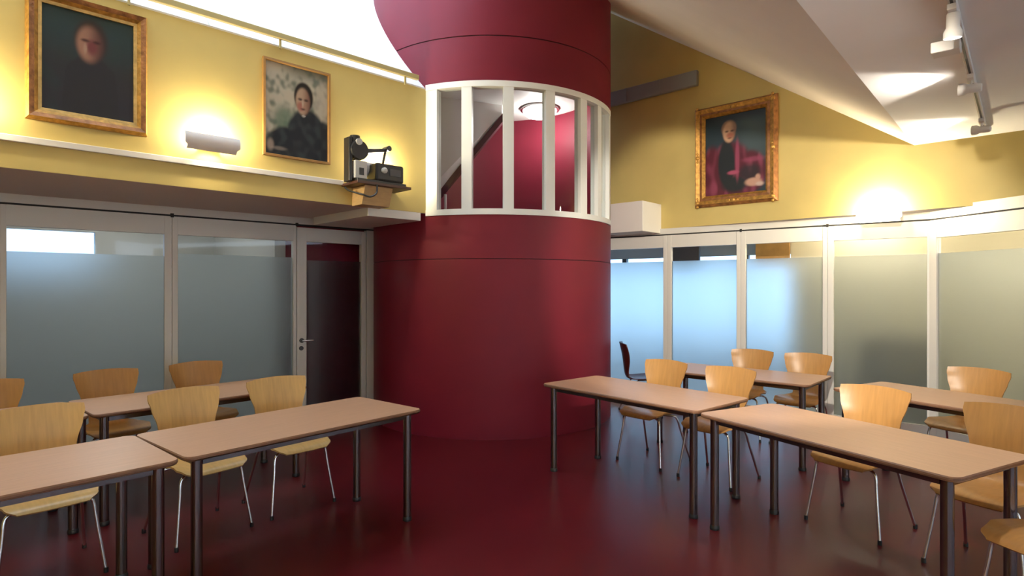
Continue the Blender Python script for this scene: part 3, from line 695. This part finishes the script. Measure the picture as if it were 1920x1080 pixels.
# ------------------------------------------------------------------ track with spotlights on the flat ceiling
TA = Vector((2.02, 2.72, 0)); TB = Vector((4.19, 5.20, 0)); ft = Fr((TA.x - 2.0, TA.y - 2.286), (TB.x - TA.x, TB.y - TA.y)); LT = (TB - TA).length + 3.04
tr = empty('light_track', ft.M(0, 0, ZCEIL))
obj('rail_body', B(0, LT, -.018, .018, -.035, 0, bev=.003), 'white_paint', tr); obj('rail_slot', B(.02, LT - .02, -.006, .006, -.037, -.03), 'black_plastic', tr)
tag(tr, 'white ceiling light track running towards the right wall', 'light track')
def tpos(px, py):  # along the track from the column px
    return ft.u(px)
def spot(px, label, aim, energy, cone=95, x=None, blend=.35):
    x = tpos(px, 0) if x is None else x; e = empty('track_spotlight', ft.M(x, 0, ZCEIL - .037))
    obj('adapter', B(-.07, .07, -.02, .02, -.03, 0, bev=.004), 'white_paint', e)
    obj('stem', tube(bmesh.new(), [(0, 0, -.03), (0, 0, -.068)], .009, 10), 'white_paint', e)
    hd = obj('head', lathe(bmesh.new(), [(0, -.06), (.024, -.058), (.029, -.05), (.029, .014), (.040, .036), (.040, .066), (.037, .066), (.037, .042), (0, .034)], 24), 'white_paint', e, True)
    Mh = e.matrix_world.inverted() @ Matrix.Translation(ft.P(x, 0, ZCEIL - .118)) @ Vector(aim).to_track_quat('Z', 'Y').to_matrix().to_4x4()
    hd.matrix_local = Mh
    obj('lens', lathe(bmesh.new(), [(0, .044), (.036, .044), (.036, .047), (0, .047)], 20), 'spot_lens', hd)
    if energy:
        l = light('spot_light', 'SPOT', (0, 0, .072), energy, (1, .9, .76), hd, shadow_soft_size=.03, spot_size=math.radians(cone), spot_blend=blend); l.rotation_euler = (math.pi, 0, 0)
    tag(e, label, 'spotlight', 'spotlights on the ceiling track'); return e
aim = Vector((-WR.d[0], -WR.d[1], .06))
spot(1841, 'white track spotlight at the wall end of the ceiling track', aim + Vector((.15, .1, 0)), 22)
spot(1820, 'white track spotlight second from the wall end of the ceiling track', aim, 42)
spot(1787, 'white track spotlight nearest the camera on the ceiling track', (.05, .12, -1), 85, blend=1.0)
sp = ft.P(.12, 0, ZCEIL - .12)
spot(0, 'white track spotlight at the camera end of the ceiling track', (.405, .914, -.215), 1100, cone=45, x=.12, blend=.3)
x = tpos(1802, 0); bx = obj('track_feed_box', B(-.055, .055, -.02, .115, -.10, -.039, bev=.006), 'white_paint', M=ft.M(x, .02, ZCEIL))
tag(bx, 'pale rectangular feed box on the ceiling light track between two spotlights', 'feed box')

# ------------------------------------------------------------------ tables
TL, TWD, TH = 1.486, 0.713, 0.74
def rrect(w, h, r, n=5):
    pts = []
    for cx, cy, a0 in ((w - r, h - r, 0), (-w + r, h - r, 90), (-w + r, -h + r, 180), (w - r, -h + r, 270)):
        for i in range(n + 1):
            a = math.radians(a0 + 90 * i / n); pts.append((cx + r * math.cos(a), cy + r * math.sin(a)))
    return pts
def make_table():
    e = empty('classroom_table')
    obj('tabletop', prism(bmesh.new(), rrect(TL / 2 - .004, TWD / 2 - .004, .046), TH - .022, TH), 'laminate', e)
    bm = bmesh.new(); rings = []
    for off, z in ((-.004, TH - .0005), (0, TH - .006), (0, TH - .016), (-.012, TH - .026), (-.05, TH - .026), (-.05, TH - .0222), (-.004, TH - .0222)):
        rings.append([bm.verts.new((x, y, z)) for x, y in rrect(TL / 2 + off, TWD / 2 + off, .05 + off if off > -.04 else .01)])
    n = len(rings[0])
    for i in range(len(rings)):
        a, b = rings[i], rings[(i + 1) % len(rings)]
        for k in range(n): bm.faces.new((a[k], a[(k + 1) % n], b[(k + 1) % n], b[k]))
    obj('edge_band', bm, 'edge_wood', e)
    for s in (-1, 1):
        obj('apron_rail', B(-TL / 2 + .10, TL / 2 - .10, s * (TWD / 2 - .075) - .012, s * (TWD / 2 - .075) + .012, TH - .062, TH - .027), 'leg_metal', e)
        obj('apron_rail', B(s * (TL / 2 - .075) - .012, s * (TL / 2 - .075) + .012, -TWD / 2 + .10, TWD / 2 - .10, TH - .062, TH - .027), 'leg_metal', e)
    lm = fm = None
    for sx, sy in ((-1, -1), (1, -1), (1, 1), (-1, 1)):
        if lm is None:
            l = obj('leg', tube(bmesh.new(), [(0, 0, .02), (0, 0, TH - .026)], .0265, 20), 'leg_metal', e, True); lm = l.data
            f_ = obj('foot_glide', lathe(bmesh.new(), [(0, 0), (.03, 0), (.031, .012), (.0275, .028), (0, .028)], 20), 'black_plastic', l); fm = f_.data
            for p in lm.polygons:
                if len(p.vertices) > 4: p.use_smooth = False
        else:
            l = bpy.data.objects.new('leg', lm); COL.objects.link(l); l.parent = e
            f_ = bpy.data.objects.new('foot_glide', fm); COL.objects.link(f_); f_.parent = l
        l.location = (sx * (TL / 2 - .075), sy * (TWD / 2 - .075), 0)
    return e
LB0c = (-2.436 - .664 * 1.502, 4.525 - .748 * 1.502)
TABLES = {
 'L2': (-1.344, 3.587, 50.2, 'beech table in the left front row, ending at the open red floor'),
 'L1': (-2.321, 2.451, 48.4, 'beech table at the bottom left corner, nearest on the left side'),
 'LB1': (-2.436, 4.525, 48.4, 'beech table in the left back row, reaching toward the door'),
 'LB0': (*LB0c, 48.4, 'beech table at the left edge of the back row, mostly behind a chair back'),
 'RA': (1.003, 4.651, -49.3, 'beech table directly right of the red tower, right front row'),
 'RB': (1.862, 3.312, -62.5, 'large looking beech table nearest on the right side, pale sheen on its top'),
 'RC': (2.166, 5.644, -42.6, 'beech table in the right back row near the blue lit frosted panes'),
 'RD': (3.253, 4.274, -61.8, 'beech table in the right back row by the corner post of the glass partition'),
}
proto = None; TF = {}
for k, (x, y, a, lab) in TABLES.items():
    t = make_table() if proto is None else copy_tree(proto)
    if proto is None: proto = t
    t.location = (x, y, 0); t.rotation_euler = (0, 0, math.radians(a))
    tag(t, lab, 'table', 'beech classroom tables'); TF[k] = Fr((x, y), (math.cos(math.radians(a)), math.sin(math.radians(a))))

# ------------------------------------------------------------------ chairs
def shell_profile():
    """centre line of the pressed plywood shell in the y-z plane, front of seat to top of back; chair faces -y"""
    return smooth_path([(0, -.235, .418), (0, -.205, .441), (0, -.12, .450), (0, .02, .440), (0, .12, .437), (0, .178, .452), (0, .205, .50), (0, .218, .58), (0, .232, .70), (0, .252, .80), (0, .272, .885)], 4)
PROF = shell_profile(); NP = len(PROF)
ARC = [0.0]
for a, b in zip(PROF, PROF[1:]): ARC.append(ARC[-1] + (b - a).length)
def lerp_tab(tab, x):
    for (x0, y0), (x1, y1) in zip(tab, tab[1:]):
        if x <= x1: t = (x - x0) / (x1 - x0); t = t * t * (3 - 2 * t); return y0 + (y1 - y0) * t
    return tab[-1][1]
WT = [(0, .150), (.035, .195), (.12, .213), (.25, .213), (.36, .185), (.45, .130), (.52, .132), (.64, .180), (.76, .213), (.83, .226), (.87, .223), (.90, .210), (ARC[-1], .190)]
def shell_part(i0, i1, m, name, e):
    bm = bmesh.new(); NW = 10; th = .011; top, bot = [], []
    for i in range(i0, i1 + 1):
        hw = lerp_tab(WT, ARC[i]); t = (PROF[min(i + 1, NP - 1)] - PROF[max(i - 1, 0)]).normalized(); n = Vector((0, -t.z, t.y))
        up = sstep(.40, .70, ARC[i]); ra, rb = [], []
        for k in range(NW + 1):
            s = -1 + 2 * k / NW; x = s * hw
            dish = (.020 * (1 - up) + .55 * up * .10) * s * s * (1 if ARC[i] > .1 else .4)
            p = PROF[i] + n * dish + Vector((x, 0, -.026 * s * s * sstep(.74, ARC[-1], ARC[i])))
            ra.append(bm.verts.new(p + n * th / 2)); rb.append(bm.verts.new(p - n * th / 2))
        top.append(ra); bot.append(rb)
    for i in range(len(top) - 1):
        for k in range(NW):
            bm.faces.new((top[i][k], top[i][k + 1], top[i + 1][k + 1], top[i + 1][k])); bm.faces.new((bot[i][k], bot[i + 1][k], bot[i + 1][k + 1], bot[i][k + 1]))
        bm.faces.new((top[i][0], top[i + 1][0], bot[i + 1][0], bot[i][0])); bm.faces.new((top[i][NW], bot[i][NW], bot[i + 1][NW], top[i + 1][NW]))
    for k in range(NW):
        bm.faces.new((top[0][k], bot[0][k], bot[0][k + 1], top[0][k + 1])); bm.faces.new((top[-1][k], top[-1][k + 1], bot[-1][k + 1], bot[-1][k]))
    return obj(name, bm, m, e, True)
ISP = next(i for i, s in enumerate(ARC) if s > .46)
def make_chair(m):
    e = empty('plywood_chair')
    shell_part(0, ISP, m, 'seat', e); shell_part(ISP, NP - 1, m, 'backrest', e)
    obj('mount_plate', B(-.085, .085, -.10, .06, .417, .432, bev=.004), 'leg_metal', e)
    for sx in (-1, 1):
        for y0, y1, yf in ((-.06, -.145, -.20), (.03, .10, .25)):
            pts = smooth_path([(sx * .03, y0, .414), (sx * .11, y0 + (y1 - y0) * .6, .416), (sx * .165, y1, .412), (sx * .187, y1 + (yf - y1) * .12, .380), (sx * .198, y1 + (yf - y1) * .35, .28), (sx * .232, yf, .012)], 4)
            l = obj('leg', tube(bmesh.new(), pts, .0092, 10), 'chrome', e, True)
            f_ = obj('foot_cap', lathe(bmesh.new(), [(0, 0), (.012, 0), (.0125, .01), (.0115, .028), (0, .028)], 12), 'black_plastic', l); f_.location = (sx * .232, yf, 0)
    return e
CH = {'birch': make_chair('birch'), 'birch_warm': None, 'dark_red_ply': None}
used = set()
def chair_of(m):
    if CH[m] is None:
        c = copy_tree(CH['birch']); CH[m] = c
        for ch in c.children:
            if ch.name.split('.')[0] in ('seat', 'backrest'):
                ch.data = ch.data.copy(); ch.data.materials[0] = MATS[m]
    if m not in used: used.add(m); return CH[m]
    return copy_tree(CH[m])
def place(table, u, v, label, m='birch', turn=0.0):
    f = TF[table]; c = chair_of(m); p = f.P(u, v); c.location = p; c.rotation_euler = (0, 0, f.a + math.radians(turn))
    tag(c, label, 'chair', 'plywood chairs with chrome legs'); return c
place('L2', -.29, .60, 'birch plywood chair in the middle of the left front row, second from the open floor', turn=3)
place('L2', .33, .60, 'birch plywood chair at the right end of the left front row', turn=-3)
place('L1', .40, .62, 'birch plywood chair cut by the left edge, nearest chair on the left side')
place('LB1', -.385, .60, 'plywood chair in the left back row, between the frosted pane and the white post', 'birch_warm')
place('LB1', .30, .60, 'plywood chair in the left back row nearest the door', 'birch_warm')
place('LB0', .37, .60, 'plywood chair in the left back row cut by the left edge', 'birch_warm')
place('RA', -.30, .59, 'plywood chair nearest the red tower in the right front row', 'birch_warm')
place('RA', .335, .59, 'plywood chair second from the red tower in the right front row', 'birch_warm')
place('RB', -.285, .60, 'plywood chair third from the red tower in the right front row', 'birch_warm', turn=5)
place('RB', .445, .61, 'plywood chair partly cut by the right edge, behind the nearest right table', 'birch_warm')
place('RC', -.16, .60, 'plywood chair in the right back row, left one before the blue frosted panes', 'birch_warm')
place('RC', .40, .60, 'plywood chair in the right back row before the white post between blue and beige panes', 'birch_warm')
place('RD', -.23, .60, 'plywood chair in the right back row against the beige pane right of the corner post', 'birch_warm')
place('RB', .92, .125, 'plywood chair at the bottom right corner showing only its seat and legs', 'birch_warm', turn=-10)
c = chair_of('dark_red_ply'); c.location = (1.60, 7.22, 0); c.rotation_euler = (0, 0, math.radians(86))
tag(c, 'dark red chair seen side-on beside the tower, in front of the blue frosted glass', 'chair', 'plywood chairs with chrome legs')
